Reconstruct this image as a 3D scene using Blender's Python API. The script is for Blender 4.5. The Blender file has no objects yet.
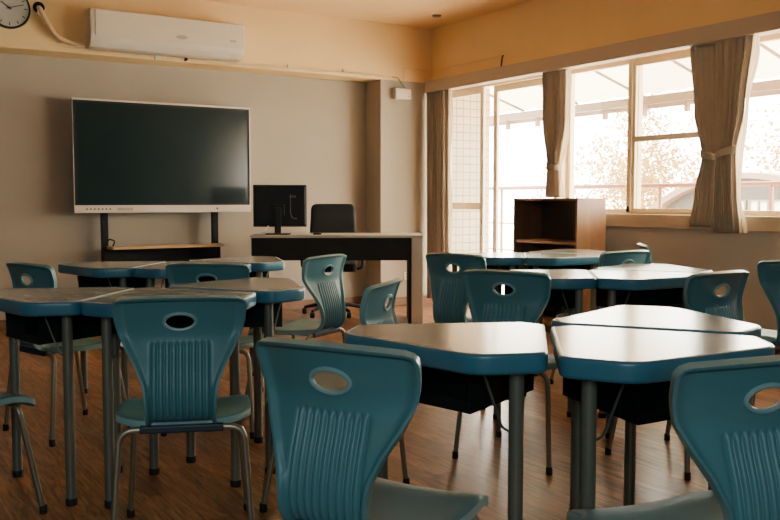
import bpy, bmesh, math, random
from mathutils import Vector, Matrix
random.seed(7)
PI = math.pi
SC = bpy.context.scene
COL = SC.collection

# ------------------------------------------------------------------ materials
def new_mat(name):
    m = bpy.data.materials.new(name); m.use_nodes = True
    nt = m.node_tree
    return m, nt, nt.nodes['Principled BSDF']

def mat(name, col, rough=.5, metal=0., spec=.5, var=.06, scale=8., bump=0., bscale=200., coat=0.):
    """principled material whose colour drifts a little with noise"""
    m, nt, b = new_mat(name)
    N = nt.nodes; L = nt.links
    tc = N.new('ShaderNodeTexCoord')
    nz = N.new('ShaderNodeTexNoise'); nz.inputs['Scale'].default_value = scale; nz.inputs['Detail'].default_value = 5
    L.new(tc.outputs['Object'], nz.inputs['Vector'])
    mr = N.new('ShaderNodeMapRange'); mr.inputs[3].default_value = 1 - var; mr.inputs[4].default_value = 1 + var
    L.new(nz.outputs['Fac'], mr.inputs[0])
    mx = N.new('ShaderNodeVectorMath'); mx.operation = 'SCALE'; mx.inputs[0].default_value = col
    L.new(mr.outputs[0], mx.inputs['Scale']); L.new(mx.outputs[0], b.inputs['Base Color'])
    b.inputs['Roughness'].default_value = rough; b.inputs['Metallic'].default_value = metal
    b.inputs['Specular IOR Level'].default_value = spec
    b.inputs['Coat Weight'].default_value = coat
    if bump:
        n2 = N.new('ShaderNodeTexNoise'); n2.inputs['Scale'].default_value = bscale
        L.new(tc.outputs['Object'], n2.inputs['Vector'])
        bp = N.new('ShaderNodeBump'); bp.inputs['Strength'].default_value = bump; bp.inputs['Distance'].default_value = .004
        L.new(n2.outputs['Fac'], bp.inputs['Height']); L.new(bp.outputs[0], b.inputs['Normal'])
    return m

def wood_floor():
    m, nt, b = new_mat('wood_plank_floor'); N = nt.nodes; L = nt.links
    tc = N.new('ShaderNodeTexCoord')
    mp = N.new('ShaderNodeMapping'); mp.inputs['Rotation'].default_value = (0, 0, PI/2)
    L.new(tc.outputs['Object'], mp.inputs['Vector'])
    br = N.new('ShaderNodeTexBrick')
    br.inputs['Scale'].default_value = 1.; br.inputs['Brick Width'].default_value = .95; br.inputs['Row Height'].default_value = .095
    br.inputs['Mortar Size'].default_value = .0015; br.inputs['Mortar Smooth'].default_value = .3
    br.inputs['Color1'].default_value = (.17, .075, .032, 1); br.inputs['Color2'].default_value = (.35, .165, .072, 1)
    br.inputs['Mortar'].default_value = (.06, .025, .012, 1); br.offset = .37
    L.new(mp.outputs[0], br.inputs['Vector'])
    ms = N.new('ShaderNodeMapping'); ms.inputs['Scale'].default_value = (22, 2.2, 1)
    L.new(tc.outputs['Object'], ms.inputs['Vector'])
    g = N.new('ShaderNodeTexNoise'); g.inputs['Scale'].default_value = 2.; g.inputs['Detail'].default_value = 9; g.inputs['Distortion'].default_value = 1.4
    L.new(ms.outputs[0], g.inputs['Vector'])
    cr = N.new('ShaderNodeValToRGB')
    cr.color_ramp.elements[0].position = .32; cr.color_ramp.elements[0].color = (.26, .22, .20, 1)
    cr.color_ramp.elements[1].position = .66; cr.color_ramp.elements[1].color = (1.35, 1.28, 1.2, 1)
    L.new(g.outputs['Fac'], cr.inputs[0])
    mx = N.new('ShaderNodeMixRGB'); mx.blend_type = 'MULTIPLY'; mx.inputs[0].default_value = 1
    L.new(br.outputs['Color'], mx.inputs[1]); L.new(cr.outputs[0], mx.inputs[2])
    L.new(mx.outputs[0], b.inputs['Base Color'])
    n3 = N.new('ShaderNodeTexNoise'); n3.inputs['Scale'].default_value = 2.5; n3.inputs['Detail'].default_value = 6
    L.new(tc.outputs['Object'], n3.inputs['Vector'])
    mr = N.new('ShaderNodeMapRange'); mr.inputs[3].default_value = .24; mr.inputs[4].default_value = .44
    L.new(n3.outputs['Fac'], mr.inputs[0]); L.new(mr.outputs[0], b.inputs['Roughness'])
    bp = N.new('ShaderNodeBump'); bp.inputs['Strength'].default_value = .25; bp.inputs['Distance'].default_value = .002
    L.new(g.outputs['Fac'], bp.inputs['Height']); L.new(bp.outputs[0], b.inputs['Normal'])
    return m

def wood(name, c1, c2, sc=(2, 2, 14), rough=.45):
    m, nt, b = new_mat(name); N = nt.nodes; L = nt.links
    tc = N.new('ShaderNodeTexCoord'); ms = N.new('ShaderNodeMapping'); ms.inputs['Scale'].default_value = sc
    L.new(tc.outputs['Object'], ms.inputs['Vector'])
    g = N.new('ShaderNodeTexNoise'); g.inputs['Scale'].default_value = 2.; g.inputs['Detail'].default_value = 8; g.inputs['Distortion'].default_value = 1.2
    L.new(ms.outputs[0], g.inputs['Vector'])
    cr = N.new('ShaderNodeValToRGB')
    cr.color_ramp.elements[0].position = .3; cr.color_ramp.elements[0].color = (*c1, 1)
    cr.color_ramp.elements[1].position = .7; cr.color_ramp.elements[1].color = (*c2, 1)
    L.new(g.outputs['Fac'], cr.inputs[0]); L.new(cr.outputs[0], b.inputs['Base Color'])
    b.inputs['Roughness'].default_value = rough
    return m

def wall_mat(name, col, stain=(.8, .78, .75), amt=.3):
    m, nt, b = new_mat(name); N = nt.nodes; L = nt.links
    tc = N.new('ShaderNodeTexCoord')
    nz = N.new('ShaderNodeTexNoise'); nz.inputs['Scale'].default_value = 1.3; nz.inputs['Detail'].default_value = 7; nz.inputs['Roughness'].default_value = .6
    L.new(tc.outputs['Object'], nz.inputs['Vector'])
    cr = N.new('ShaderNodeValToRGB'); cr.color_ramp.elements[0].position = .35; cr.color_ramp.elements[1].position = .62
    cr.color_ramp.elements[0].color = (*[c*(1-amt*(1-s)) for c, s in zip(col, stain)], 1); cr.color_ramp.elements[1].color = (*col, 1)
    L.new(nz.outputs['Fac'], cr.inputs[0]); L.new(cr.outputs[0], b.inputs['Base Color'])
    b.inputs['Roughness'].default_value = .72; b.inputs['Specular IOR Level'].default_value = .3
    n2 = N.new('ShaderNodeTexNoise'); n2.inputs['Scale'].default_value = 60; n2.inputs['Detail'].default_value = 4
    L.new(tc.outputs['Object'], n2.inputs['Vector'])
    bp = N.new('ShaderNodeBump'); bp.inputs['Strength'].default_value = .15; bp.inputs['Distance'].default_value = .004
    L.new(n2.outputs['Fac'], bp.inputs['Height']); L.new(bp.outputs[0], b.inputs['Normal'])
    return m

def tile_mat():
    m, nt, b = new_mat('exterior_square_tiles'); N = nt.nodes; L = nt.links
    tc = N.new('ShaderNodeTexCoord'); mp = N.new('ShaderNodeMapping'); mp.inputs['Rotation'].default_value = (PI/2, 0, 0)
    L.new(tc.outputs['Object'], mp.inputs['Vector'])
    br = N.new('ShaderNodeTexBrick'); br.offset = 0; br.inputs['Scale'].default_value = 1
    br.inputs['Brick Width'].default_value = .095; br.inputs['Row Height'].default_value = .088; br.inputs['Mortar Size'].default_value = .006
    br.inputs['Color1'].default_value = (.34, .255, .155, 1); br.inputs['Color2'].default_value = (.30, .225, .14, 1); br.inputs['Mortar'].default_value = (.10, .078, .055, 1)
    L.new(mp.outputs[0], br.inputs['Vector']); L.new(br.outputs['Color'], b.inputs['Base Color'])
    b.inputs['Roughness'].default_value = .35
    return m

def glass_mat():
    m = bpy.data.materials.new('window_glass'); m.use_nodes = True; nt = m.node_tree; N = nt.nodes; L = nt.links
    N.remove(N['Principled BSDF']); out = N['Material Output']
    tr = N.new('ShaderNodeBsdfTransparent'); tr.inputs[0].default_value = (.97, .97, .95, 1)
    gl = N.new('ShaderNodeBsdfGlossy'); gl.inputs['Roughness'].default_value = .03
    mx = N.new('ShaderNodeMixShader'); mx.inputs[0].default_value = .06
    L.new(tr.outputs[0], mx.inputs[1]); L.new(gl.outputs[0], mx.inputs[2]); L.new(mx.outputs[0], out.inputs[0])
    return m

def translucent_mat(name, col, amt=.5, var=.08, scale=6):
    m = mat(name, col, .8, var=var, scale=scale); nt = m.node_tree; N = nt.nodes; L = nt.links
    b = N['Principled BSDF']; out = N['Material Output']
    src = b.inputs['Base Color'].links[0].from_socket
    tl = N.new('ShaderNodeBsdfTranslucent'); L.new(src, tl.inputs[0])
    mx = N.new('ShaderNodeMixShader'); mx.inputs[0].default_value = amt
    L.new(b.outputs[0], mx.inputs[1]); L.new(tl.outputs[0], mx.inputs[2]); L.new(mx.outputs[0], out.inputs[0])
    return m

M = {}
M['floor'] = wood_floor()
M['wall_low'] = wall_mat('taupe_wall_paint', (.37, .31, .24))
M['wall_dim'] = wall_mat('low_bounce_wall', (.09, .11, .10))  # for the unseen left and back walls, darkened to cut bounce light
M['wall_grey'] = wall_mat('grey_wall_paint', (.50, .455, .40))
M['wall_up'] = wall_mat('cream_yellow_paint', (.79, .555, .27))
M['ceil'] = wall_mat('cream_ceiling_paint', (.80, .55, .29))
M['valance'] = wall_mat('grey_valance_paint', (.44, .36, .29), amt=.15)
M['frame'] = mat('cream_window_frame', (.84, .68, .44), .4)
M['sill'] = mat('cream_sill_paint', (.62, .50, .35), .5)
M['skirt'] = wood('brown_skirting', (.16, .07, .035), (.25, .12, .06))
M['glass'] = glass_mat()
M['teal'] = mat('teal_chair_plastic', (.068, .205, .236), .42, spec=.5, var=.05, scale=5, bump=.08, bscale=500)
M['teal_rim'] = mat('teal_rim_sheen', (.20, .36, .37), .34, var=.04)  # lighter than the shell: edge sheen put into the colour
M['tube'] = mat('bronze_grey_tube', (.32, .285, .21), .33, metal=.75, var=.08)
M['legm'] = mat('grey_desk_leg', (.17, .165, .128), .38, metal=.35, var=.06)
M['black'] = mat('black_metal', (.008, .010, .010), .6, spec=.25, var=.2)
M['blackp'] = mat('black_plastic', (.008, .010, .010), .5, spec=.25, var=.2)
M['rubber'] = mat('black_rubber', (.01, .01, .01), .7)
M['lam'] = wood('pale_laminate_top', (.285, .288, .265), (.315, .312, .288), (7, 2, 2), .19)
M['band'] = mat('blue_edge_band', (.048, .175, .255), .3, var=.05)
M['edgeline'] = mat('edge_glint_line', (.42, .45, .44), .3)  # rim glint put into the colour of the top bevel
M['white'] = mat('warm_white_plastic', (.62, .55, .46), .4, var=.04)
M['acwhite'] = mat('off_white_casing', (.66, .56, .44), .35, var=.05, scale=3)
M['screen'] = mat('dark_glass_screen', (.012, .022, .022),   .17, spec=.4, var=.1)
M['dgrey'] = mat('dark_grey_plastic', (.05, .05, .048), .5)
M['dtop'] = mat('grey_desktop', (.38, .35, .30), .4)
M['dleg'] = mat('pale_grey_panel', (.50, .46, .40), .45)
M['fabric'] = mat('black_mesh_fabric', (.010, .011, .011), .85, bump=.4, bscale=900)
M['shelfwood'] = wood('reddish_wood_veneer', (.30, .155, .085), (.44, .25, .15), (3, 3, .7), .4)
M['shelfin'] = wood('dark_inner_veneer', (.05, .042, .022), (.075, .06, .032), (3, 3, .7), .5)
M['shelfmid'] = wood('shaded_wood_veneer', (.11, .065, .035), (.16, .10, .055), (3, 3, .7), .6)  # darker copy of the bookcase veneer, interior shade put into its colour
M['bar'] = mat('dark_blue_bracket', (.010, .028, .038), .45)
M['hook'] = mat('dull_steel_rod', (.10, .10, .085), .5, metal=.3)
M['plank'] = wood('light_shelf_board', (.50, .33, .17), (.62, .44, .25), (2, 12, 12), .4)
M['curtain'] = translucent_mat('taupe_curtain_cloth', (.41, .335, .26), .22, var=.10, scale=20)
M['lining'] = translucent_mat('pale_curtain_lining', (.62, .52, .38), .5)
M['tile'] = tile_mat()
M['canopy'] = translucent_mat('milky_roof_sheet', (.50, .40, .27), .6, var=.03)
M['steel_out'] = mat('painted_steel', (.15, .10, .06), .5)
M['gutter'] = mat('pinkish_gutter', (.20, .115, .065), .6)
M['rail'] = mat('red_brown_rail', (.24, .085, .05), .5)
M['leaf'] = translucent_mat('backlit_leaves', (.32, .19, .05), .6, var=.3, scale=2)
M['bark'] = mat('brown_bark', (.22, .15, .09), .9)
M['render'] = mat('weathered_render', (.06, .048, .038), .8, var=.15, scale=3)
M['ground'] = mat('pale_concrete', (.62, .55, .44), .8, var=.1, scale=1)
M['clockface'] = mat('clock_face', (.42, .40, .36), .4)
M['ink'] = mat('dark_ink', (.03, .03, .03), .5)
M['pipe'] = mat('cream_pipe_wrap', (.66, .50, .30), .6, var=.15, scale=20)

# ------------------------------------------------------------------ mesh helpers
class MB:
    def __init__(s): s.v = []; s.f = []; s.mi = []
    def add(s, vs, fs, mi=0):
        o = len(s.v); s.v += [tuple(p) for p in vs]; s.f += [tuple(i+o for i in f) for f in fs]; s.mi += [mi]*len(fs); return s
    def box(s, x0, x1, y0, y1, z0, z1, mi=0):
        return s.add([(x0,y0,z0),(x1,y0,z0),(x1,y1,z0),(x0,y1,z0),(x0,y0,z1),(x1,y0,z1),(x1,y1,z1),(x0,y1,z1)],
                     [(0,3,2,1),(4,5,6,7),(0,1,5,4),(1,2,6,5),(2,3,7,6),(3,0,4,7)], mi)
    def prism(s, poly, z0, z1, mi=0):
        n = len(poly)
        vs = [(x,y,z0) for x,y in poly]+[(x,y,z1) for x,y in poly]
        return s.add(vs, [tuple(range(n))[::-1], tuple(range(n,2*n))]+[(i,(i+1)%n,n+(i+1)%n,n+i) for i in range(n)], mi)
    def tube(s, pts, r, seg=12, caps=True, mi=0, closed=False):
        P = [Vector(p) for p in pts]; n = len(P); R = r if isinstance(r, (list, tuple)) else [r]*n
        if closed: T = [(P[(i+1)%n]-P[i-1]).normalized() for i in range(n)]
        else: T = [(P[min(i+1,n-1)]-P[max(i-1,0)]).normalized() for i in range(n)]
        a = Vector((0,0,1)) if abs(T[0].z) < .9 else Vector((1,0,0))
        nrm = (a-T[0]*a.dot(T[0])).normalized(); vs = []
        for i in range(n):
            nrm = (nrm-T[i]*nrm.dot(T[i])).normalized(); b = T[i].cross(nrm)
            for k in range(seg):
                t = 2*PI*k/seg; vs.append(P[i]+(nrm*math.cos(t)+b*math.sin(t))*R[i])
        fs = [(i*seg+k, i*seg+(k+1)%seg, (i+1)*seg+(k+1)%seg, (i+1)*seg+k) for i in range(n-1) for k in range(seg)]
        if closed: fs += [((n-1)*seg+k, (n-1)*seg+(k+1)%seg, (k+1)%seg, k) for k in range(seg)]
        elif caps: fs += [tuple(range(seg))[::-1], tuple((n-1)*seg+k for k in range(seg))]
        return s.add(vs, fs, mi)
    def lathe(s, prof, seg=32, mi=0, axis='z', org=(0,0,0)):
        vs = []
        for r, h in prof:
            for k in range(seg):
                t = 2*PI*k/seg; c, d = r*math.cos(t), r*math.sin(t)
                p = (c, d, h) if axis == 'z' else ((c, h, d) if axis == 'y' else (h, c, d))
                vs.append((p[0]+org[0], p[1]+org[1], p[2]+org[2]))
        n = len(prof)
        fs = [(i*seg+k, i*seg+(k+1)%seg, (i+1)*seg+(k+1)%seg, (i+1)*seg+k) for i in range(n-1) for k in range(seg)]
        fs += [tuple(range(seg))[::-1], tuple((n-1)*seg+k for k in range(seg))]
        return s.add(vs, fs, mi)
    def xf(s, mtx, start=0):
        s.v = s.v[:start]+[tuple(mtx @ Vector(p)) for p in s.v[start:]]; return s
    def build(s, name, mats, parent=None, smooth=True, bevel=0, bseg=2, kind=None, angle=.7):
        me = bpy.data.meshes.new(name); me.from_pydata(s.v, [], s.f)
        if not isinstance(mats, (list, tuple)): mats = [mats]
        for m in mats: me.materials.append(m)
        me.polygons.foreach_set('material_index', s.mi)
        bm = bmesh.new(); bm.from_mesh(me); bmesh.ops.recalc_face_normals(bm, faces=bm.faces)
        if smooth:
            for f in bm.faces: f.smooth = True
            for e in bm.edges:
                if len(e.link_faces) == 2 and e.calc_face_angle(0) > angle: e.smooth = False
        bm.to_mesh(me); bm.free()
        o = bpy.data.objects.new(name, me); COL.objects.link(o)
        if parent: o.parent = parent
        if bevel:
            b = o.modifiers.new('edge', 'BEVEL'); b.width = bevel; b.segments = bseg; b.limit_method = 'ANGLE'; b.angle_limit = .6
        if kind: o['kind'] = kind
        return o

def round_path(pts, r, k=6):
    P = [Vector(p) for p in pts]; out = [P[0]]
    for i in range(1, len(P)-1):
        a, b, c = P[i-1], P[i], P[i+1]; d1 = (a-b); d2 = (c-b)
        rr = min(r, d1.length*.48, d2.length*.48); p1 = b+d1.normalized()*rr; p2 = b+d2.normalized()*rr
        for j in range(k+1):
            t = j/k; out.append(p1*(1-t)**2+b*2*t*(1-t)+p2*t*t)
    out.append(P[-1]); return out
def round_poly(pts, rads, k=7):
    n = len(pts); out = []
    for i in range(n):
        a, b, c = Vector(pts[i-1]), Vector(pts[i]), Vector(pts[(i+1) % n]); d1 = a-b; d2 = c-b
        rr = min(rads[i], d1.length*.49, d2.length*.49); p1 = b+d1.normalized()*rr; p2 = b+d2.normalized()*rr
        for j in range(k+1):
            t = j/k; q = p1*(1-t)**2+b*2*t*(1-t)+p2*t*t; out.append((q.x, q.y))
    return out
def offset_poly(poly, d):
    n = len(poly); out = []
    for i in range(n):
        a, c = Vector(poly[i-1]), Vector(poly[(i+1) % n]); t = (c-a).normalized()
        out.append((poly[i][0]-t.y*d, poly[i][1]+t.x*d))
    return out
def spline(pts, n):
    """Catmull-Rom through tuples, n samples"""
    P = [Vector(p) for p in pts]; P = [2*P[0]-P[1]]+P+[2*P[-1]-P[-2]]; m = len(P)-3; out = []
    for i in range(n):
        u = i/(n-1)*m; k = min(int(u), m-1); t = u-k; a, b, c, d = P[k:k+4]
        out.append(.5*((2*b)+(c-a)*t+(2*a-5*b+4*c-d)*t*t+(3*b-a-3*c+d)*t**3))
    return out
def lerp_tab(tab, x):
    for (a, u), (b, v) in zip(tab, tab[1:]):
        if x <= b: t = (x-a)/(b-a); t = max(0, min(1, t)); return u+(v-u)*t
    return tab[-1][1]
def smooth_tab(tab, x):
    for (a, u), (b, v) in zip(tab, tab[1:]):
        if x <= b: t = max(0, min(1, (x-a)/(b-a))); t = t*t*(3-2*t); return u+(v-u)*t
    return tab[-1][1]

def empty(name, loc=(0,0,0), rz=0):
    o = bpy.data.objects.new(name, None); COL.objects.link(o); o.location = loc; o.rotation_euler = (0,0,rz); o.empty_display_size = .1
    return o
def tag(o, label, cat, group=None, kind=None):
    o['label'] = label; o['category'] = cat
    if group: o['group'] = group
    if kind: o['kind'] = kind
    return o
KIDS = {}
def copy_tree(o, parent=None):
    c = o.copy(); COL.objects.link(c); c.parent = parent
    for ch in [k for k in ALLOBJ() if k.parent == o]: copy_tree(ch, c)
    return c
def ALLOBJ(): return list(bpy.data.objects)

# ------------------------------------------------------------------ the setting
XW = 5.38; YF = 7.75; YW = 8.05; ZC = 2.885; ZB = 2.32
X0 = -2.4; Y0 = -2.8
def struct(mb, name, m, **k): return mb.build(name, m, kind='structure', smooth=False, **k)
struct(MB().box(X0-.1, 5.62, Y0-.1, YW+.1, -.1, 0), 'floor', M['floor'])
struct(MB().box(X0-.1, 5.62, Y0-.1, YW+.1, ZC, ZC+.12), 'ceiling', M['ceil'])
wf = MB().box(X0-.1, 5.62, YW, YW+.12, 0, ZC)                       # front wall, taupe
wf.box(4.75, 5.62, YF, YW, 0, ZB)                                     # corner column
struct(wf, 'wall_front', M['wall_low'])
struct(MB().box(X0, 5.62, YF, YW, ZB, ZC), 'wall_front_beam', M['wall_up'])
struct(MB().box(X0-.12, X0, Y0, YW, 0, ZC), 'wall_left', M['wall_dim'])
struct(MB().box(X0-.1, 5.62, Y0-.12, Y0, 0, ZC), 'wall_back', M['wall_dim'])
YD0, YD1 = 5.90, 7.72                                                 # balcony door bay
wr = MB().box(5.42, 5.62, Y0, YD0, 0, .88)
wr.box(5.42, 5.62, YD1, YF, 0, ZB)
struct(wr, 'wall_right', M['wall_grey'])
struct(MB().box(XW, 5.62, Y0, YF, 2.30, ZC), 'wall_right_upper', M['wall_up'])
struct(MB().box(5.40, 5.64, Y0, YD0, .88, .985), 'trim_sill', M['sill'], bevel=.004)
struct(MB().box(5.29, 5.41, Y0, YF-.001, 2.215, 2.335), 'trim_valance', M['valance'], bevel=.003)
b = MB().box(X0, 4.75, YW-.015, YW, 0, .085); b.box(4.735, 4.75, YF-.015, YW-.015, 0, .085); b.box(4.735, 5.40, YF-.015, YF, 0, .085)
struct(b, 'baseboard_front', M['skirt'], bevel=.003)
b = MB().box(5.405, 5.42, Y0, YD0, 0, .085); struct(b, 'baseboard_right', M['skirt'], bevel=.003)
# thin yellow ledge moulding that runs under the beam
struct(MB().box(X0, 5.37, YF-.012, YF, ZB-.0, ZB+.035), 'trim_beam', M['wall_up'], bevel=.004)

# balcony door bay : frame, mid rail, glass
def pane(y0, y1, z0, z1, x, parent): return MB().box(x-.003, x+.003, y0, y1, z0, z1).build('pane', M['glass'], parent, smooth=False)
def frame_rect(mb, y0, y1, z0, z1, x0, x1, w):
    mb.box(x0, x1, y0, y0+w, z0, z1); mb.box(x0, x1, y1-w, y1, z0, z1)
    mb.box(x0, x1, y0+w, y1-w, z0, z0+w); mb.box(x0, x1, y0+w, y1-w, z1-w, z1)
d = MB().box(5.50, 5.60, YD0, YD1, 2.215, 2.30); d.box(5.5, 5.60, YD0, YD1, 0, .05)
d.box(5.50, 5.60, YD1-.03, YD1, .05, 2.215); d.box(5.5, 5.60, YD0, YD0+.03, .05, 2.215)
do = struct(d, 'door_1', M['frame'], bevel=.004)
s = MB(); frame_rect(s, 7.04, 7.69, .05, 2.215, 5.515, 5.545, .055); s.box(5.515, 5.545, 7.095, 7.635, 1.0, 1.07)
so = s.build('sash', M['frame'], do, smooth=False, bevel=.004); pane(7.09, 7.64, .10, 2.16, 5.53, so)
s = MB(); frame_rect(s, 5.94, 6.94, .05, 2.215, 5.56, 5.59, .06)
so = s.build('sash', M['frame'], do, smooth=False, bevel=.004); pane(5.99, 6.89, .10, 2.16, 5.575, so)
# windows along the right wall
wz0, wz1 = .985, 2.30
bays = [(5.08, 5.86), (3.10, 5.08), (2.25, 3.10)]
for i, (a, c) in enumerate(bays):
    w = MB(); frame_rect(w, a, c, wz0, wz1, 5.53, 5.58, .038); w.box(5.53, 5.58, a+.038, c-.038, 2.2, 2.262)
    wo = struct(w, 'window_%d' % (i+1), M['frame'], bevel=.004)
    if i == 1:
        s = MB(); s.box(5.49, 5.528, 5.075, 5.12, .99, 2.262)          # leading stile of the sliding sash
        frame_rect(s, 4.16, 5.075, 1.0, 2.2, 5.5, 5.528, .03)
        s.box(5.5, 5.528, 4.19, 5.045, 1.565, 1.61)
        so = s.build('sash', M['frame'], wo, smooth=False, bevel=.004)
        h = MB().box(5.478, 5.49, 5.085, 5.11, 1.0, 1.045).build('latch', M['black'], so, smooth=False, bevel=.003)
        pane(4.18, 5.06, 1.02, 2.18, 5.514, so)
    if 1: pane(a+.036, c-.036, wz0+.036, 2.2, 5.555, wo)
s = MB().box(5.42, 5.62, 5.86, 5.90, .985, 2.3).build('trim_window_post', M['frame'], smooth=False, kind='structure')
s = MB().box(5.42, 5.62, Y0, 2.25, .985, 2.3).build('wall_right_pier_blocker', M['wall_low'], smooth=False, kind='structure')  # unseen pier, widened over the rear bays to cut light on the left

# ------------------------------------------------------------------ outdoors
struct(MB().box(5.62, 8.0, Y0-2, 13, -.25, -.06), 'floor_balcony', M['ground'])
struct(MB().box(5.64, 6.36, 8.0, 8.5, -.06, 2.58), 'wall_balcony_tiled', M['tile'])
struct(MB().box(-60, 90, -60, 90, -3.6, -3.4), 'ground', M['ground'])
r = empty('balcony_railing', (7.5, 3, -.06)); tag(r, 'red-brown metal balcony railing outside the windows', 'railing')
MB().tube([(0, -6, 1.31), (0, 9, 1.31)], .024).build('top_rail', M['rail'], r)
for z in (.5, .85): MB().tube([(0, -6, z), (0, 9, z)], .010, 8).build('lower_rail', M['rail'], r)
for k in range(12): MB().tube([(0, -5.8+k*1.33, 0), (0, -5.8+k*1.33, 1.3)], .019, 10).build('post', M['rail'], r)
c = empty('balcony_canopy', (0, 0, 0)); tag(c, 'milky sloping canopy on steel rafters over the balcony', 'canopy')
sheet = MB(); ns = 240
vs = []
for i in range(ns+1):
    y = -5+i*(16/ns); dz = .010*math.sin(i*PI/2)
    vs += [(5.66, y, 2.86+dz), (7.62, y, 2.26+dz)]
sheet.add(vs, [(2*i, 2*i+2, 2*i+3, 2*i+1) for i in range(ns)]); sheet.build('roof_sheet', M['canopy'], c)
for k in range(17):
    y = -4.9+k*.98; MB().tube([(5.66, y, 2.82), (7.56, y, 2.24)], .016, 8).build('rafter', M['steel_out'], c)
MB().box(7.48, 7.54, -5, 11, 2.13, 2.21).build('beam', M['steel_out'], c, smooth=False)
MB().box(6.58, 6.62, -5, 11, 2.50, 2.55).build('purlin', M['steel_out'], c, smooth=False)
g = MB()
prof = [(7.62, 2.24), (7.72, 2.24), (7.73, 2.15), (7.69, 2.10), (7.64, 2.10), (7.61, 2.15)]
g.add([(x, -5, z) for x, z in prof]+[(x, 11, z) for x, z in prof], [(i, (i+1) % 6, 6+(i+1) % 6, 6+i) for i in range(6)])
g.build('gutter', M['gutter'], c, smooth=False)
for k in range(27): MB().box(7.545, 7.60, -4.8+k*.58, -4.76+k*.58, 2.02, 2.14).build('bracket', M['gutter'], c, smooth=False)

def tree(x, y, h, rad, n, label, z0=-3.4, lab='garden_tree'):
    t = empty(lab, (x, y, z0)); tag(t, label, 'tree', 'trees beyond the balcony')
    rnd = random.Random(int(x*31+y*17)); tk = MB()
    base = h*.35; tk.tube([(0, 0, 0), (.05, .03, base*.6), (0, .1, base), (.1, 0, h*.75)], [.16, .13, .10, .04], 9)
    tips = []
    for k in range(9):
        a = rnd.uniform(0, 2*PI); e = rnd.uniform(.2, 1.1); l = rad*rnd.uniform(.6, .95)
        st = Vector((0, .05, base+rnd.uniform(0, h*.3))); en = st+Vector((math.cos(a)*math.cos(e), math.sin(a)*math.cos(e), math.sin(e)))*l
        mid = (st+en)/2+Vector((0, 0, -.15)); tk.tube([st, mid, en], [.05, .035, .012], 6); tips += [en, mid]
    tk.build('trunk', M['bark'], t)
    lf = MB(); cz = base+(h-base)*.5
    blobs = [(v, rad*rnd.uniform(.22, .42)) for v in tips]+[(Vector((rnd.uniform(-.7, .7)*rad, rnd.uniform(-.7, .7)*rad, cz+rnd.uniform(-.8, .8)*(h-base)*.55)), rad*rnd.uniform(.2, .38)) for _ in range(22)]
    for k in range(n):
        cpt, br = rnd.choice(blobs); dv = Vector((rnd.gauss(0, 1), rnd.gauss(0, 1), rnd.gauss(0, 1))).normalized()*br*rnd.uniform(.4, 1)**.5
        p = cpt+dv; q = Matrix.Rotation(rnd.uniform(0, 6.28), 3, Vector((rnd.gauss(0, 1), rnd.gauss(0, 1), rnd.gauss(0, 1))).normalized())
        s = rnd.uniform(.035, .065)
        lf.add([p+q @ Vector(w)*s for w in ((-1.3, 0, 0), (-.2, .55, .1), (1.2, 0, 0), (-.2, -.55, .1))], [(0, 1, 2, 3)])
    lf.build('foliage', M['leaf'], t, smooth=False)
tree(17.6, 15.9, 7.0, 2.4, 9500, 'leafy sunlit tree whose crown shows between the window post and the tied curtain pair')
tree(17.9, 10.9, 7.0, 2.3, 9500, 'leafy sunlit tree behind the arched building, at the right edge of the window')
tree(24.5, 25.5, 6.2, 2.4, 2400, 'small faint tree seen beyond the bookcase end of the windows')

# arched outbuilding
ab = empty('arched_building', (12.0, 8.7, -3.4)); tag(ab, 'weathered grey outbuilding with a segmental arched roof seen through the window', 'building')
R = 3.0; top = 4.83; half = 2.3; poly = []
for i in range(25):
    a = -math.asin(half/R)+i/24*2*math.asin(half/R); poly.append((R*math.sin(a), top-R+R*math.cos(a)))
def yz_prism(poly, x0, x1):
    n = len(poly); return MB().add([(x0, y, z) for y, z in poly]+[(x1, y, z) for y, z in poly],
        [tuple(range(n)), tuple(range(n, 2*n))[::-1]]+[(i, (i+1) % n, n+(i+1) % n, n+i) for i in range(n)])
yz_prism([(-half, 0)]+poly+[(half, 0)], 0, 2.6).build('wall', M['render'], ab, smooth=False)
rim = poly+[(y*1.045, z+.09) for y, z in poly[::-1]]
yz_prism(rim, -.18, 2.7).build('roof', M['gutter'], ab, smooth=False)
pm = mat('pale_pane', (.62, .60, .48), .2)
for k in range(3):
    y = -.80+k*.40
    w = MB(); frame_rect(w, y, y+.36, 3.95, 4.50, -.05, .0, .03); w.box(-.045, -.005, y+.165, y+.195, 3.98, 4.47)
    wo = w.build('window', M['steel_out'], ab, smooth=False)
    MB().box(-.02, -.01, y+.03, y+.33, 3.98, 4.47).build('pane', pm, wo, smooth=False)

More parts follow.
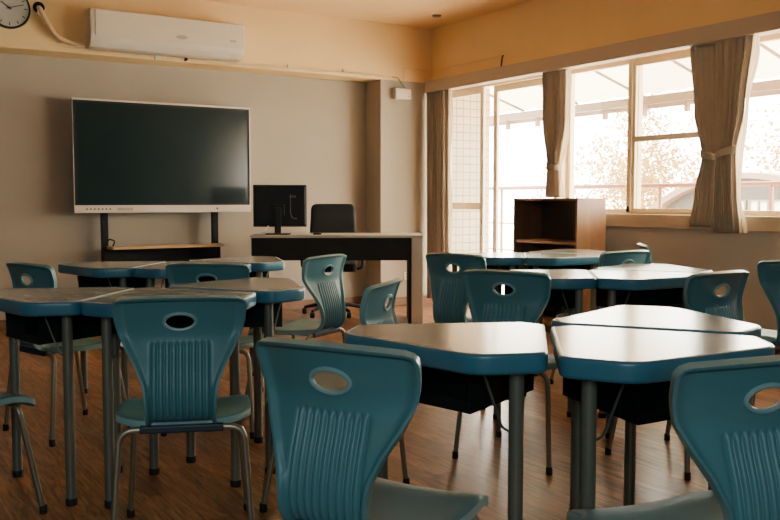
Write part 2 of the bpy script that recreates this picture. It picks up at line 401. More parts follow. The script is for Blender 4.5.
# ------------------------------------------------------------------ curtains
def curtain(name, y0f, y1f, z0, z1, x, folds, amp, tie=None, label='', lining_side=0, seed=1, mt='curtain'):
    """y0f/y1f give the side edges by height; folds run down the cloth"""
    rnd = random.Random(seed); t = empty(name, (x, (y0f(z1)+y1f(z1))/2, z0)); tag(t, label, 'curtain', 'taupe curtains along the windows')
    oy = t.location.y; nu, nv = folds*16, 46; ph = [rnd.uniform(-.5, .5) for _ in range(folds+2)]; am = [rnd.uniform(.5, 1.2) for _ in range(folds+2)]
    mb = MB(); g = []
    for j in range(nv+1):
        z = z1+(z0-z1)*j/nv; a, c = y0f(z), y1f(z)
        for i in range(nu+1):
            u = i/nu; k = u*folds; ki = int(min(k, folds-1)); f = k-ki
            A = am[ki]*(1-f)+am[ki+1]*f; P = ph[ki]*(1-f)+ph[ki+1]*f
            w = (c-a)
            sn = math.sin(2*PI*k+P*1.5); xx = amp*A*math.copysign(abs(sn)**.6, sn)*min(1.15, (.55+.9*w))
            yy = a+w*(u+.35/folds/2*math.sin(4*PI*k+P))
            g.append((xx, yy-oy, z-z0))
    mb.add(g, [(j*(nu+1)+i, j*(nu+1)+i+1, (j+1)*(nu+1)+i+1, (j+1)*(nu+1)+i) for j in range(nv) for i in range(nu)])
    o = mb.build('cloth', M[mt], t); sd = o.modifiers.new('thick', 'SOLIDIFY'); sd.thickness = .003
    if lining_side:
        mb = MB(); g = []; nn = 10
        for j in range(nv+1):
            z = z1+(z0-z1)*j/nv; e = (y0f(z) if lining_side < 0 else y1f(z))
            wid = .045+.02*math.sin(j*.3)
            for i in range(nn+1):
                u = i/nn; g.append((.016+.012*math.sin(u*7), e-oy+lining_side*wid*(u-.15), z-z0))
        mb.add(g, [(j*(nn+1)+i, j*(nn+1)+i+1, (j+1)*(nn+1)+i+1, (j+1)*(nn+1)+i) for j in range(nv) for i in range(nn)])
        mb.build('lining', M['lining'], t)
    if tie:
        zt, dz, y0, y1 = tie; mb = MB(); g = []; n = 28
        for j in range(5):
            for i in range(n):
                a = 2*PI*i/n; cy = (y0+y1)/2-oy; ry = (y1-y0)/2+.006
                g.append(((amp+.014)*math.cos(a), cy+ry*math.sin(a), zt-z0+(j/4-.5)*.055+dz*math.sin(a)))
        mb.add(g, [(j*n+i, j*n+(i+1) % n, (j+1)*n+(i+1) % n, (j+1)*n+i) for j in range(4) for i in range(n)])
        o = mb.build('tieback', M[mt], t); sd = o.modifiers.new('thick', 'SOLIDIFY'); sd.thickness = .006
    return t
XC = 5.345
T = lambda *a: (lambda z: smooth_tab(a, z))
# right-hand pair: two halves that meet
curtain('window_curtain', T((.90, 4.09), (1.15, 4.09), (1.41, 4.11), (1.7, 4.09), (2.24, 4.09)), T((.90, 4.37), (1.15, 4.33), (1.41, 4.275), (1.75, 4.35), (2.24, 4.40)),
        .90, 2.214, XC+.022, 6, .025, (1.415, .02, 4.142, 4.285), 'taupe tied curtain, half nearer the bookcase of the pair on the wide window', seed=3)
curtain('window_curtain', T((.90, 3.92), (1.15, 3.95), (1.41, 3.965), (1.75, 3.90), (2.24, 3.85)), T((.90, 4.125), (1.15, 4.12), (1.41, 4.115), (1.75, 4.12), (2.24, 4.13)),
        .87, 2.214, XC-.030, 5, .025, (1.43, -.02, 3.965, 4.112), 'taupe tied curtain with pale lining edge, outer half of the pair on the wide window', lining_side=-1, seed=5)
curtain('window_curtain', T((1.10, 5.765), (1.38, 5.775), (1.8, 5.70), (2.24, 5.70)), T((1.10, 5.92), (1.38, 5.90), (1.8, 5.965), (2.24, 5.975)),
        1.12, 2.214, XC+.002, 5, .034, (1.39, .01, 5.765, 5.905), 'narrow taupe curtain tied back behind the wooden bookcase', lining_side=-1, seed=9)
curtain('window_curtain', T((.06, 7.34), (1.2, 7.36), (2.24, 7.36)), T((.06, 7.70), (2.24, 7.715)),
        .06, 2.214, XC-.035, 7, .036, None, 'full-length taupe curtain hanging by the corner column', lining_side=-1, seed=12)

# ------------------------------------------------------------------ petal desks
OUT = round_poly([(.052, -.038), (.440, -.330), (.588, -.232), (.588, .232), (.440, .330), (.052, .038)],
                 [.02, .032, .055, .055, .032, .02], 7)
def make_desk():
    t = empty('petal_desk')
    inn = offset_poly(OUT, .011)
    MB().prism(inn, .700, .7393).build('tabletop', M['lam'], t, smooth=False)
    prof = [(.011, .7398), (.004, .7385), (.0008, .735), (0, .730), (0, .700), (.002, .694), (.008, .690), (.022, .690), (.022, .7), (.011, .7)]
    mb = MB(); n = len(OUT); g = []
    for dd, z in prof: g += [(x, y, z) for x, y in offset_poly(OUT, dd)]
    p = len(prof)
    mb.add(g, [(j*n+i, j*n+(i+1) % n, ((j+1) % p)*n+(i+1) % n, ((j+1) % p)*n+i) for j in range(p) for i in range(n)])
    mb.mi = [1 if k < n else 0 for k in range(len(mb.f))]
    mb.build('edge_band', [M['band'], M['edgeline']], t, angle=1.2)
    for x, y in ((.435, .235), (.435, -.235), (.13, 0)):
        lg = MB().tube([(x, y, .02), (x, y, .70)], .0185, 20).build('leg', M['legm'], t)
        MB().lathe([(.0195, 0), (.0205, .004), (.0205, .022), (.0190, .026)], 20, org=(x, y, 0)).build('foot_cap', M['rubber'], lg)
    # under-top book box, tapering to the hub, open to the sitter
    bx = MB(); q = [(.50, -.145), (.50, .145), (.165, .085), (.165, -.085)]; zb = .574
    bx.prism(q, zb, zb+.004)
    for a, c in ((1, 2), (2, 3), (3, 0)):
        A, C2 = Vector(q[a]), Vector(q[c]); nn = Vector((-(C2-A).y, (C2-A).x)).normalized()*.003
        bx.prism([A, C2, C2+nn, A+nn], zb+.004, .70)
    bx.box(.494, .500, -.145, .145, zb+.004, zb+.030)
    bx.box(.43, .434, -.140, .140, zb+.004, .70)
    bx.build('book_box', M['black'], t, smooth=False)
    for s in (-1, 1):
        MB().tube(round_path([(.495, s*.175, .695), (.452, s*.205, .545), (.439, s*.218, .535)], .015, 4), .0034, 8).build('bag_hook', M['hook'], t)
    return t
G = {'near': (1.735, 1.905), 'left': (1.060, 3.59), 'mid': (3.262, 3.298), 'back': (1.65, 5.015), 'rear': (3.94, 4.585)}
AX = {'A': 193, 'B': 267, 'C': 341}
DL = {
 ('near', 'A'): 'nearest petal desk on the side with the big foreground chair, pale top and blue edge',
 ('near', 'B'): 'blue-edged petal desk in the foreground beside the cropped right-hand chair',
 ('near', 'C'): 'blue-edged petal desk just behind the foreground desk, running towards the window wall',
 ('left', 'A'): 'petal desk cut by the left edge of the view, dim blue edge',
 ('left', 'B'): 'petal desk in front of which the whole teal chair with visible ribs stands',
 ('left', 'C'): 'petal desk with angled pale corner beside the black teacher desk side',
 ('mid', 'A'): 'petal desk just behind the middle teal chair that stands past the foreground desk',
 ('mid', 'B'): 'bright petal desk behind the foreground pair, in front of the taupe window wall',
 ('mid', 'C'): 'petal desk whose thin bright top shows just below the window wall',
 ('back', 'A'): 'petal desk below the left end of the display stand',
 ('back', 'B'): 'petal desk below the right half of the display stand, behind a teal chair',
 ('back', 'C'): 'petal desk nearest the computer monitor on the teacher desk',
 ('rear', 'A'): 'petal desk partly behind the farthest teal chair near the curtain',
 ('rear', 'B'): 'petal desk in front of the wooden bookcase, blue front corner',
 ('rear', 'C'): 'petal desk whose thin top touches the foot of the bookcase'}
ADJ = {('near', 'C'): (-.01, .03, 1), ('near', 'A'): (.016, .034, -1), ('near', 'B'): (-.008, -.010, 0), ('left', 'C'): (.05, -.01, 1), ('back', 'C'): (.05, .0, 1)}
proto = make_desk(); first = True
for g_, (gx, gy) in G.items():
    for k_, ax in AX.items():
        o = proto if first else copy_tree(proto); first = False
        dx, dy, da = ADJ.get((g_, k_), (0, 0, 0))
        o.location = (gx+dx, gy+dy, 0); o.scale = (1, 1, 1.009); o.rotation_euler = (0, 0, math.radians(ax+da))
        tag(o, DL[(g_, k_)], 'desk', 'petal-shaped school desks in clusters of three')

# ------------------------------------------------------------------ teal chairs
def shell(rows, keep, ring=None):
    """rows: grid of (front point, back point); keep(j,i): cell kept; builds a closed shell"""
    nr, nc = len(rows), len(rows[0]); mb = MB(); vs = []; 
    for rw in rows:
        for f, b_ in rw: vs += [f, b_]
    F = lambda j, i: (j*nc+i)*2
    B = lambda j, i: (j*nc+i)*2+1
    cells = {(j, i) for j in range(nr-1) for i in range(nc-1) if keep(j, i)}; fs = []; sd = []
    for j, i in cells:
        fs.append((F(j, i), F(j, i+1), F(j+1, i+1), F(j+1, i))); fs.append((B(j, i), B(j+1, i), B(j+1, i+1), B(j, i+1)))
        for (dj, di), (p, q) in (((-1, 0), ((j, i), (j, i+1))), ((1, 0), ((j+1, i+1), (j+1, i))), ((0, 1), ((j, i+1), (j+1, i+1))), ((0, -1), ((j+1, i), (j, i)))):
            if (j+dj, i+di) not in cells: sd.append((F(*p), B(*p), B(*q), F(*q)))
    mb.add(vs, fs); mb.f += sd; mb.mi += [1]*len(sd)
    used = sorted({i for f in mb.f for i in f}); mp = {o: n for n, o in enumerate(used)}
    mb.v = [mb.v[i] for i in used]; mb.f = [tuple(mp[i] for i in f) for f in mb.f]
    return mb
def backrest_mesh():
    prof = spline([(-.150, .430), (-.200, .433), (-.232, .460), (-.239, .51), (-.228, .575), (-.208, .64), (-.200, .69), (-.212, .75), (-.232, .806)], 92)
    wt = [(.42, .104), (.49, .104), (.54, .110), (.59, .130), (.64, .157), (.69, .177), (.74, .188), (.80, .194), (.81, .194)]
    # arc length from the top for the rounded shoulders
    al = [0]*len(prof)
    for j in range(len(prof)-2, -1, -1): al[j] = al[j+1]+(prof[j+1]-prof[j]).length
    RR = .026; hz, ha, hb = .727, .0460, .0245
    cols = []
    mid = [(-.090+i*.0024) for i in range(76)]
    half = [.100, .108, .118, .130, .145, .160]
    rows = []; surf = []
    for j, p in enumerate(prof):
        w = lerp_tab(wt, p.y); dt = al[j]
        if dt < RR: w -= RR-math.sqrt(max(0, RR*RR-(RR-dt)**2))
        e = w-.014
        sd = [.096+(e-.096)*(h_-.096)/(.160-.096) for h_ in half]+[w-.009, w-.005, w-.002, w]
        ys = [-v for v in sd[::-1]]+mid+sd
        zt = p.y+.004*(1-1)  # straight top
        row = []
        for y in ys:
            k = smooth_tab([(.44, .25), (.60, .7), (.72, 1), (.82, 1)], p.y)
            arch = .010*(1-(y/.2)**2)*smooth_tab([(.70, 0), (.806, 1)], p.y)
            row.append(Vector((p.x+k*1.05*y*y, y, p.y+arch)))
        surf.append(row)
    nr, nc = len(surf), len(surf[0])
    # hole : snap vertices near the ellipse
    ins = lambda v: ((v.y/ha)**2+((v.z-hz-.006)/hb)**2)
    kept = {}
    for j in range(nr-1):
        for i in range(nc-1):
            cpt = (surf[j][i]+surf[j][i+1]+surf[j+1][i]+surf[j+1][i+1])/4
            kept[(j, i)] = ins(cpt) > 1
    for j in range(1, nr-1):
        for i in range(1, nc-1):
            c4 = [kept[(j-a, i-b_)] for a in (0, 1) for b_ in (0, 1)]
            if any(c4) and not all(c4):
                v = surf[j][i]; dy, dz = v.y, v.z-hz-.006; s = 1/math.sqrt((dy/ha)**2+(dz/hb)**2)
                surf[j][i] = Vector((v.x, dy*s, hz+.006+dz*s))
    out = []
    for j in range(nr):
        row = []
        for i in range(nc):
            a = surf[min(j+1, nr-1)][i]-surf[max(j-1, 0)][i]; c_ = surf[j][min(i+1, nc-1)]-surf[j][max(i-1, 0)]
            n = c_.cross(a); n = n.normalized() if n.length > 1e-9 else Vector((1, 0, 0))
            if n.x > 0: n = -n                                             # points to the rear
            if j < 12 and n.z > 0: n = -n
            v = surf[j][i]; w = max(abs(surf[j][0].y), .01); de = min(w-abs(v.y), al[j])
            th = .0085+.0125*(1-smooth_tab([(.008, 0), (.016, 1)], de)) if de < .016 else .0085
            if j < 3: th = .0085
            z = v.z; rib = smooth_tab([(.436, 0), (.452, 1), (.655, 1), (.674, 0)], z)
            x_in = 1-smooth_tab([(.084, 0), (.090, 1)], abs(v.y))
            # bars stay proud, slots sink in
            ph = (v.y/.0192)
            sl = .5-.5*math.cos(2*PI*ph); sl = smooth_tab([(.42, 0), (.86, 1)], sl)
            th += rib*x_in*(.0034*(1-sl)-.0060*sl)
            row.append((tuple(v), tuple(v+n*th)))
        out.append(row)
    mb = shell(out, lambda j, i: kept[(j, i)])
    return mb, (hz+.006, ha, hb)
def seat_mesh():
    xs = [-.192, -.190, -.186, -.180]+[-.172+i*.0132 for i in range(27)]+[.184, .189, .193, .196, .198, .200]
    rows = []
    for x in xs:
        w = .211-.032*max(0, (x+.02)/.22)**2
        for (xe, r, sgn) in ((-.192, .125, 1), (.200, .055, -1)):
            d_ = (x-xe)*sgn
            if d_ < r: w -= r-math.sqrt(max(0, r*r-(r-d_)**2))
        w = max(w, .004); row = []
        fr = [0, .02, .05, .1, .16, .25, .36, .5, .64, .75, .84, .9, .95, .98, 1]
        ys = [-w+2*w*f for f in fr]
        for y in ys:
            de = min(w-abs(y), x+.192, .200-x)
            z = .4300+.014*(y/.2)**2-.010*math.exp(-((x+.04)/.13)**2)-.040*max(0, (x-.06)/.14)**2-.006*(1-smooth_tab([(0, 0), (.014, 1)], de))
            th = .009+.012*(1-smooth_tab([(.004, 0), (.016, 1)], de))
            row.append(((x, y, z), (x, y, z-th)))
        rows.append(row)
    return shell(rows, lambda j, i: True)
def make_chair():
    t = empty('school_chair')
    mb, (hz, ha, hb) = backrest_mesh(); bo = mb.build('backrest', [M['teal'], M['teal_rim']], t, angle=1.25)
    n = 36; pts = []
    prof = spline([(-.150, .430), (-.200, .433), (-.232, .460), (-.239, .51), (-.228, .575), (-.208, .64), (-.200, .69), (-.212, .75), (-.232, .806)], 92)
    for i in range(n):
        a = 2*PI*i/n; y = (ha+.001)*math.cos(a); z = hz+(hb+.001)*math.sin(a)
        px = min(prof, key=lambda q: abs(q.y-z+.006)).x; pts.append((px+1.05*y*y-.0105, y, z))
    MB().tube(pts, .0055, 8, closed=True).build('grip_ring', M['teal_rim'], bo)
    seat_mesh().build('seat', [M['teal'], M['teal_rim']], t, angle=1.25)
    MB().box(-.212, -.178, -.125, .125, .392, .414).build('support_bar', M['bar'], t, smooth=False, bevel=.004)
    fr = MB()
    for s in (-1, 1): fr.tube([(-.19, s*.085, .400), (.12, s*.085, .398)], .009, 10)
    fr.tube([(.115, -.11, .392), (.115, .11, .392)], .009, 10)
    fr.build('seat_frame', M['tube'], t)
    for sx in (-1, 1):
        for s in (-1, 1):
            if sx < 0: p = [(-.19, s*.09, .402), (-.192, s*.186, .400), (-.228, s*.212, .012)]
            else: p = [(.115, s*.09, .392), (.118, s*.172, .390), (.185, s*.200, .012)]
            lg = MB().tube(round_path(p, .045, 7), .0105, 14).build('leg', M['tube'], t)
            x, y, z = p[-1]; MB().lathe([(.0125, 0), (.0135, .004), (.0130, .028), (.0115, .031)], 14, org=(x, y, 0)).build('foot_cap', M['rubber'], lg)
    return t
CH = [  # top-of-back centre x, y, facing degrees, label
 (.825, 1.56, 28, 'large teal chair in the foreground centre, seen from behind with its seat showing'),
 (1.45, .985, 79, 'teal chair cropped by the right edge in the foreground, darker shaded back'),
 (.125, 3.27, 20, 'teal chair at the left edge of the view with only seat and leg showing'),
 (.865, 2.565, 68, 'whole teal chair with ribbed back seen straight from behind'),
 (1.675, 2.655, 132, 'teal chair turned sideways, its back rising behind the foreground desk under the teacher desk'),
 (2.295, 2.80, 26, 'teal chair right behind the foreground desk, hole in its back showing dark'),
 (3.02, 2.28, 93, 'light blue chair in front of the taupe wall, its hole showing the wall'),
 (3.89, 2.51, 37, 'bright blue chair cut by the right edge beside the taupe wall'),
 (.72, 4.30, 18, 'teal chair near the left edge in front of the taupe wall, round hole showing wall'),
 (1.43, 3.87, 52, 'teal chair back showing below the display stand, behind the pale petal desk'),
 (2.185, 4.06, 120, 'pale-lit teal chair with its whole seat in profile before the teacher desk'),
 (2.79, 3.83, 17, 'teal chair beside the pale end panel of the teacher desk'),
 (3.80, 3.505, 90, 'light blue chair back between the two window-side clusters, hole half hidden'),
 (4.49, 4.06, -42, 'chair behind the light blue one with only its top corner showing by the wall')]
pc = make_chair(); first = True
for x, y, a, lb in CH:
    o = pc if first else copy_tree(pc); first = False
    r_ = math.radians(a); o.location = (x+.232*math.cos(r_), y+.232*math.sin(r_), 0); o.rotation_euler = (0, 0, r_)
    tag(o, lb, 'chair', 'teal plastic school chairs at the petal desks')

# ------------------------------------------------------------------ interactive display on its stand
dsp = empty('interactive_display', (0, 0, 0)); tag(dsp, 'large dark interactive display with white frame on the front wall side', 'display')
X1, X2, Z1, Z2, YT = 1.74, 3.36, .985, 1.965, 7.84
MB().box(X1+.004, X2-.004, YT+.022, YT+.075, Z1+.004, Z2-.004).build('back_casing', M['dgrey'], dsp, smooth=False, bevel=.006)
fr = MB(); fr.box(X1, X2, YT, YT+.022, Z2-.016, Z2); fr.box(X1, X2, YT, YT+.022, Z1, Z1+.066); fr.box(X1, X1+.004, YT, YT+.022, Z1+.066, Z2-.016); fr.box(X2-.012, X2, YT, YT+.022, Z1+.066, Z2-.016)
fo = fr.build('frame', M['white'], dsp, smooth=False, bevel=.003)
MB().box(X1+.008, X2-.012, YT+.006, YT+.02, Z1+.066, Z2-.016).build('bezel', M['blackp'], dsp, smooth=False)
MB().box(X1+.032, X2-.034, YT+.003, YT+.007, Z1+.085, Z2-.036).build('screen', M['screen'], dsp, smooth=False)
for k in range(7): MB().box(X1+.095+k*.033, X1+.095+k*.033+.014, YT-.0015, YT+.001, Z1+.027, Z1+.040).build('bezel_mark', M['dgrey'], fo, smooth=False)  # dark marks standing in for the small bezel lettering
MB().box(X1+.36, X1+.50, YT-.0015, YT+.001, Z1+.018, Z1+.045).build('bezel_label', M['dtop'], fo, smooth=False)  # plain grey patch in place of the bezel's label
MB().lathe([(.001, -.002), (.009, -.002), (.009, .002)], 16, axis='y', org=(X2-.34, YT, Z1+.035)).build('power_button', M['dgrey'], fo)
st = empty('display_stand', (0, 0, 0)); tag(st, 'black rolling display stand with a light wooden shelf', 'stand')
for x in (1.985, 3.005):
    MB().box(x, x+.055, YT+.078, YT+.128, .06, 1.5).build('post', M['black'], st, smooth=False, bevel=.003)
    ft = MB().box(x, x+.055, YT-.30, YT+.17, .055, .095).build('foot', M['black'], st, smooth=False, bevel=.004)
    for dy in (-.27, .12): MB().lathe([(.027, -.012), (.0275, -.008), (.0275, .008), (.027, .012)], 20, axis='x', org=(x+.027, YT+dy, .028)).build('caster', M['rubber'], ft)
MB().box(2.02, 3.035, YT-.14, YT+.075, .670, .692).build('shelf', M['plank'], st, smooth=False, bevel=.002)
MB().box(1.985, 3.06, YT+.03, YT+.075, .50, .668).build('cross_panel', M['black'], st, smooth=False, bevel=.002)
MB().tube(round_path([(2.05, YT-.02, .695), (2.06, YT-.06, .74), (2.02, YT-.03, .76), (2.0, YT+.0, .72)], .02), .006, 8).build('cable_hook', M['black'], st)

# ------------------------------------------------------------------ air conditioner, pipe, clock, conduit, box
ac = empty('air_conditioner', (0, 0, 0)); tag(ac, 'long off-white split air conditioner mounted above the display', 'air conditioner')
prof = [(YF-.003, 2.36), (YF-.15, 2.36), (YF-.20, 2.40), (YF-.215, 2.46), (YF-.215, 2.655), (YF-.19, 2.675), (YF-.003, 2.675)]
def xz(prof, x0, x1, mb=None):
    mb = mb or MB(); n = len(prof)
    return mb.add([(x0, y, z) for y, z in prof]+[(x1, y, z) for y, z in prof], [tuple(range(n)), tuple(range(n, 2*n))[::-1]]+[(i, (i+1) % n, n+(i+1) % n, n+i) for i in range(n)])
xz(prof, 1.83, 3.19).build('casing', M['acwhite'], ac, bevel=.012, bseg=3, smooth=False)
xz([(YF-.216, 2.445), (YF-.222, 2.445), (YF-.222, 2.66), (YF-.216, 2.66)], 1.87, 3.15).build('front_panel', M['acwhite'], ac, bevel=.004, smooth=False)
xz([(YF-.17, 2.372), (YF-.208, 2.408), (YF-.212, 2.43), (YF-.19, 2.40)], 1.90, 3.12).build('louvre', M['white'], ac, smooth=False)
MB().lathe([(.0, -.001), (.03, -.001), (.03, .001)], 20, axis='y').xf(Matrix.Translation((2.60, YF-.2235, 2.50)) @ Matrix.Diagonal((1.7, 1, .6, 1))).build('badge', M['dtop'], ac)
MB().box(3.04, 3.10, YF-.224, YF-.221, 2.50, 2.52).build('front_mark', M['dtop'], ac, smooth=False)  # small reflection on the front panel, modelled as a coloured patch
pp = empty('refrigerant_pipe', (0, 0, 0)); tag(pp, 'cream wrapped pipe curving from a wall hole down to the air conditioner', 'pipe')
MB().tube(round_path([(1.475, YF+.02, 2.665), (1.475, YF-.05, 2.655), (1.515, YF-.05, 2.56), (1.60, YF-.045, 2.43), (1.70, YF-.04, 2.395), (1.826, YF-.045, 2.388)], .08, 6), .0185, 12).build('wrapped_tube', M['pipe'], pp)
MB().lathe([(.042, -.004), (.046, -.008), (.046, 0), (.042, 0)], 24, axis='y', org=(1.475, YF, 2.665)).build('hole_cover', M['black'], pp)
MB().tube([(1.47, YF-.03, 2.65), (1.455, YF-.055, 2.60)], .008, 8).build('drain_tip', M['white'], pp)
ck = empty('wall_clock', (1.245, YF-.03, 2.632)); tag(ck, 'round wall clock with black rim, cut by the top left corner', 'clock')
MB().lathe([(.150, .03), (.163, .028), (.165, .01), (.160, -.004), (.148, -.006), (.146, .004), (.146, .03)], 56, axis='y').build('rim', M['blackp'], ck)
MB().lathe([(.001, .0), (.147, .0), (.147, .02)], 48, axis='y').build('face', M['clockface'], ck)
for k in range(60):
    a = 2*PI*k/60; big = k % 5 == 0
    if big: mbx = MB().box(-.0035, .0035, -.0025, .0005, .112, .138)
    else: mbx = None
    if mbx: mbx.xf(Matrix.Rotation(a, 4, 'Y')).build('hour_mark', M['ink'], ck, smooth=False)
MB().box(-.0045, .0045, -.006, -.003, -.02, .075).xf(Matrix.Rotation(math.radians(306), 4, 'Y')).build('hour_hand', M['ink'], ck, smooth=False)
MB().box(-.003, .003, -.009, -.0065, -.025, .115).xf(Matrix.Rotation(math.radians(73), 4, 'Y')).build('minute_hand', M['ink'], ck, smooth=False)
MB().lathe([(.009, -.011), (.009, 0)], 16, axis='y').build('hub', M['ink'], ck)
cd = empty('cable_conduit', (0, 0, 0)); tag(cd, 'thin cream cable conduit running along the beam below the air conditioner', 'conduit')
MB().tube([(1.86, YF-.022, 2.345), (3.6, YF-.022, 2.347), (4.85, YF-.022, 2.345)], .0065, 8).build('tube', M['pipe'], cd)
MB().box(2.42, 2.47, YF-.04, YF-.012, 2.322, 2.357).build('junction_box', M['white'], cd, smooth=False, bevel=.004)
MB().lathe([(.012, -.045), (.015, -.04), (.015, -.012)], 14, axis='y', org=(2.70, YF, 2.345)).build('grommet', M['black'], cd)
for x in (3.7, 4.3): MB().box(x, x+.02, YF-.034, YF-.01, 2.352, 2.382).build('clip', M['white'], cd, smooth=False)
ca = MB().tube(round_path([(4.87, YF-.022, 2.352), (4.95, YF-.02, 2.345), (4.98, YF-.02, 2.30), (5.03, YF-.02, 2.25)], .03), .004, 8).build('cable', M['dgrey'], cd)
c2 = empty('corner_conduit', (0, 0, 0)); tag(c2, 'thin conduit stepping across the yellow wall above the corner column', 'conduit')
MB().tube(round_path([(5.02, YF-.018, 2.33), (5.02, YF-.018, 2.45), (5.33, YF-.018, 2.45)], .01), .005, 8).build('tube', M['pipe'], c2)
MB().tube([(5.362, YF-.02, 2.45), (5.362, 6.6, 2.45)], .005, 8).build('side_tube', M['wall_up'], c2)
cs = MB().lathe([(.035, 2.868), (.045, 2.875), (.045, 2.885)], 20, org=(5.02, 7.15, 0)).build('ceiling_sensor', M['dgrey']); tag(cs, 'tiny dark round fitting on the ceiling near the room corner', 'sensor')
sb = empty('wall_box', (0, 0, 0)); tag(sb, 'small white square box fixed high on the corner column', 'box')
MB().box(4.885, 5.075, YF-.075, YF-.001, 2.125, 2.235).build('casing', M['white'], sb, smooth=False, bevel=.008)
MB().box(4.90, 5.06, YF-.078, YF-.074, 2.14, 2.22).build('cover', M['acwhite'], sb, smooth=False, bevel=.002)
MB().lathe([(.004, -.004), (.004, 0)], 10, axis='y', org=(5.04, YF-.078, 2.155)).build('front_mark', M['dgrey'], sb)
ol = MB().box(5.03, 5.10, YF-.012, YF, .265, .345); oo = ol.build('wall_socket', M['white'], smooth=False, bevel=.003); tag(oo, 'small white wall socket low on the corner column', 'socket')
for dz in (.285, .318): MB().box(5.05, 5.08, YF-.0135, YF-.011, dz, dz+.010).build('slot', M['ink'], oo, smooth=False)
hk = MB().tube(round_path([(XW, 5.92+.65, 2.45), (XW-.03, 6.55, 2.44), (XW-.035, 6.56, 2.36), (XW-.005, 6.60, 2.345)], .02), .007, 8).build('wall_hook', M['dgrey']); tag(hk, 'small dark hook on the yellow wall above the valance', 'hook')

# ------------------------------------------------------------------ teacher desk (turned about 31 degrees)
P0 = Vector((3.10, 7.24)); dvec = Vector((1.29, -.79)); ang = math.atan2(dvec.y, dvec.x); LW = dvec.length
td = empty('teacher_desk', (P0.x, P0.y, 0), ang); tag(td, 'black-fronted teacher desk with pale grey end panel', 'desk')
MB().box(-.01, LW+.0, -.015, .58, .765, .787).build('tabletop', M['dtop'], td, smooth=False, bevel=.002)
MB().box(.0, LW-.105, 0, .02, .565, .764).build('modesty_panel', M['black'], td, smooth=False, bevel=.001)
MB().box(LW-.100, LW, -.012, .56, 0, .764).build('end_panel', M['dleg'], td, smooth=False, bevel=.003)
MB().box(LW-.128, LW-.101, 0, .56, 0, .764).build('inner_panel', M['black'], td, smooth=False, bevel=.002)
MB().box(.0, .03, .022, .56, 0, .764).build('side_panel', M['black'], td, smooth=False, bevel=.002)
# monitor: its back faces the class
mo = empty('computer_monitor', (3.395, 7.285, .788), ang+.02); tag(mo, 'black computer monitor seen from behind on the teacher desk', 'monitor')
MB().box(-.235, .245, .0, .022, .068, .445).build('screen', M['blackp'], mo, smooth=False, bevel=.006)
MB().box(-.225, .235, -.022, 0, .08, .435).build('rear_cover', M['blackp'], mo, smooth=False, bevel=.012)
MB().box(-.07, .05, -.045, -.02, .17, .27).build('mount_plate', M['blackp'], mo, smooth=False, bevel=.008)
MB().box(-.04, .02, -.055, -.040, .0, .24).build('neck', M['blackp'], mo, smooth=False, bevel=.006)
MB().prism(round_poly([(-.12, -.11), (.10, -.11), (.10, .10), (-.12, .10)], [.04]*4, 4), 0, .012).build('base', M['blackp'], mo, smooth=False)
MB().tube(round_path([(.10, -.026, .36), (.10, -.03, .20), (.11, -.03, .15), (.16, -.028, .14)], .02), .004, 8).build('cable', M['dgrey'], mo)
MB().box(.09, .15, -.026, -.021, .33, .35).build('port', M['dgrey'], mo, smooth=False)
pp2 = MB().box(-.05, .05, -.03, .0, 0, .006); pen = MB()
cb = MB().tube(round_path([(-.20, -.05, .006), (-.13, -.03, .03), (-.10, .0, .08), (-.07, -.01, .10)], .03), .005, 8); cbo = cb.build('white_cable', M['white'], mo)
ms = empty('computer_mouse', (3.66, 7.06, .787), ang); tag(ms, 'black computer mouse lying on the teacher desk beside the monitor', 'mouse')
MB().lathe([(.001, .026), (.02, .024), (.03, .014), (.031, .002), (.029, 0)], 20).xf(Matrix.Diagonal((1.3, .95, .9, 1))).build('shell', M['blackp'], ms)
# ------------------------------------------------------------------ office chair
oc = empty('office_chair', (4.005, 7.42, 0), ang); tag(oc, 'black swivel office chair behind the teacher desk', 'chair')
def padded(w0, w1, h, t, r=.06, n=14):
    mb = MB(); out = round_poly([(-w0/2, 0), (w0/2, 0), (w1/2, h), (-w1/2, h)], [.03, .03, r, r], 6); k = len(out); g = []
    lay = [(-.5, .90), (-.44, .97), (-.2, 1), (.2, 1), (.44, .97), (.5, .90)]
    for f, s in lay: g += [(x*s, f*t+.10*(x/.25)**2*-.25, (y-h/2)*s+h/2) for x, y in out]
    p = len(lay)
    mb.add(g, [(j*k+i, j*k+(i+1) % k, (j+1)*k+(i+1) % k, (j+1)*k+i) for j in range(p-1) for i in range(k)]+[tuple(range(k))[::-1], tuple((p-1)*k+i for i in range(k))])
    return mb
bk = padded(.47, .42, .53, .07).xf(Matrix.Translation((0, .19, .53)))
bko = bk.build('backrest', M['fabric'], oc, angle=1.0)
MB().box(-.215, .215, .148, .156, .824, .832).build('seam', M['blackp'], bko, smooth=False)
sp = MB().prism(round_poly([(-.24, -.25), (.24, -.25), (.23, .2), (-.23, .2)], [.08]*4, 6), .43, .51).build('seat', M['fabric'], oc, smooth=False, bevel=.02, bseg=3)
for s in (-1, 1): MB().tube(round_path([(s*.20, .0, .44), (s*.29, .0, .45), (s*.29, .0, .66), (s*.28, .10, .68)], .04), .013, 10).build('armrest', M['blackp'], oc)
MB().tube([(0, .12, .44), (0, .24, .46), (0, .245, .62)], .018, 10).build('back_bracket', M['blackp'], oc)
MB().lathe([(.03, .10), (.03, .25), (.018, .25), (.018, .43)], 18).build('gas_lift', M['blackp'], oc)
ba = MB()
for k in range(5):
    a = 2*PI*k/5+.3; ba.tube([(0, 0, .105), (.16*math.cos(a), .16*math.sin(a), .095), (.29*math.cos(a), .29*math.sin(a), .065)], [.026, .02, .014], 10)
bao = ba.build('star_base', M['blackp'], oc)
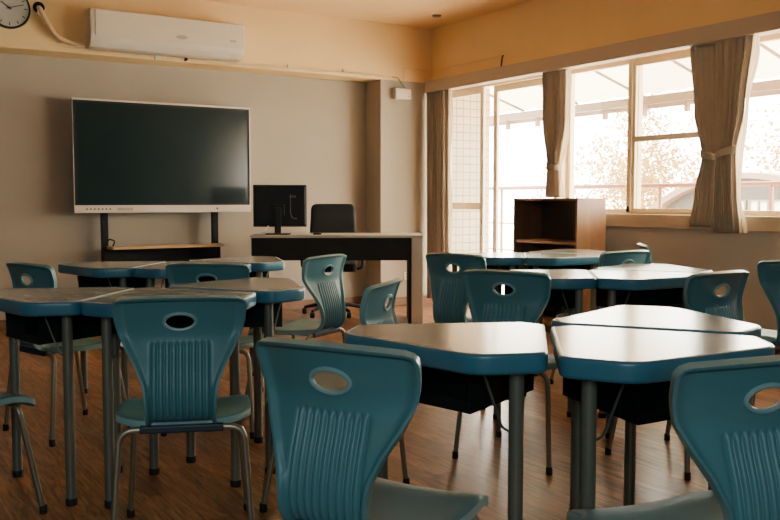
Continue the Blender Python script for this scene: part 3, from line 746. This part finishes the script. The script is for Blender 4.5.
for k in range(5):
    a = 2*PI*k/5+.3; MB().lathe([(.022, -.02), (.027, -.014), (.027, .014), (.022, .02)], 18, axis='x', org=(.29*math.cos(a), .29*math.sin(a), .027)).build('caster', M['rubber'], bao)

# ------------------------------------------------------------------ bookcase against the window wall
bc = empty('bookcase', (0, 0, 0)); tag(bc, 'low open wooden bookcase standing against the window wall', 'bookcase')
bx0, bx1, by0, by1, bz = 4.99, 5.305, 5.16, 5.94, 1.112
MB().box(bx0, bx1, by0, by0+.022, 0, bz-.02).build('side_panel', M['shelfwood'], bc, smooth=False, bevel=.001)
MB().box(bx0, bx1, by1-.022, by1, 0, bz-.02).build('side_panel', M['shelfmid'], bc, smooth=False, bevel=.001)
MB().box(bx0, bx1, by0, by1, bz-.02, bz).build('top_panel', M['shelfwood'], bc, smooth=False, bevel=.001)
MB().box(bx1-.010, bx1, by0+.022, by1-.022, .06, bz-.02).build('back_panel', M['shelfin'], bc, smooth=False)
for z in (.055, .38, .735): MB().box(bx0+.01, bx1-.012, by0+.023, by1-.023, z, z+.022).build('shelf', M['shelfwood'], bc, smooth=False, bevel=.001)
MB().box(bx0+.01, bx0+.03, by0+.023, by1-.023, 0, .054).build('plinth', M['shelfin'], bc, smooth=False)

# ------------------------------------------------------------------ light
w = bpy.data.worlds.new('bright_hazy_sky'); SC.world = w; w.use_nodes = True; nt = w.node_tree; N = nt.nodes; L = nt.links
bg = N['Background']; tc = N.new('ShaderNodeTexCoord'); sx = N.new('ShaderNodeSeparateXYZ'); L.new(tc.outputs['Generated'], sx.inputs[0])
cr = N.new('ShaderNodeValToRGB'); mr = N.new('ShaderNodeMapRange'); mr.inputs[1].default_value = -1; mr.inputs[2].default_value = 1
L.new(sx.outputs['Z'], mr.inputs[0]); L.new(mr.outputs[0], cr.inputs[0])
e = cr.color_ramp.elements; e[0].position = .35; e[0].color = (1, .84, .64, 1); e[1].position = .56; e[1].color = (1, .945, .83, 1)
e2 = cr.color_ramp.elements.new(1.); e2.color = (.74, .88, 1, 1)
L.new(cr.outputs[0], bg.inputs[0]); bg.inputs[1].default_value = 13.0
def lamp(name, kind, loc, rot, energy, col, **k):
    d = bpy.data.lights.new(name, kind); d.energy = energy; d.color = col
    for a, v in k.items(): setattr(d, a, v)
    o = bpy.data.objects.new(name, d); COL.objects.link(o); o.location = loc; o.rotation_euler = rot; return o
sun = lamp('sun', 'SUN', (20, 10, 20), (math.radians(40), 0, math.radians(52)), 16, (1, .90, .72), angle=.03)
# window light: soft daylight arriving through each bay
for a, c in [(5.95, 7.68)]+bays:
    z0 = .1 if a > 5.9 else 1.0
    o = lamp('daylight', 'AREA', (5.66, (a+c)/2, (z0+2.2)/2), (0, math.radians(90), 0), 1, (1, 1, 1), shape='RECTANGLE', size=2.2-z0, size_y=c-a)
    o.data.cycles.is_portal = True
lamp('room_fill', 'AREA', (-1.4, -2.2, 2.2), (math.radians(72), 0, math.radians(-30)), 24, (.74, .93, 1), shape='RECTANGLE', size=2.2, size_y=1.2)  # added fill lamp, not a fixture of the room

SC.cycles.diffuse_bounces = 7; SC.cycles.max_bounces = 14; SC.cycles.transparent_max_bounces = 16
# ------------------------------------------------------------------ camera
cam = bpy.data.cameras.new('camera'); co = bpy.data.objects.new('camera', cam); COL.objects.link(co); SC.camera = co
co.location = (0, 0, 1.10); co.rotation_euler = (math.radians(86.1), 0, math.radians(-32.1))
cam.sensor_width = 36; cam.lens = 885/780*36; cam.clip_start = .05; cam.clip_end = 300
SC.view_settings.view_transform = 'AgX'; SC.view_settings.look = 'None'; SC.view_settings.exposure = 1.6
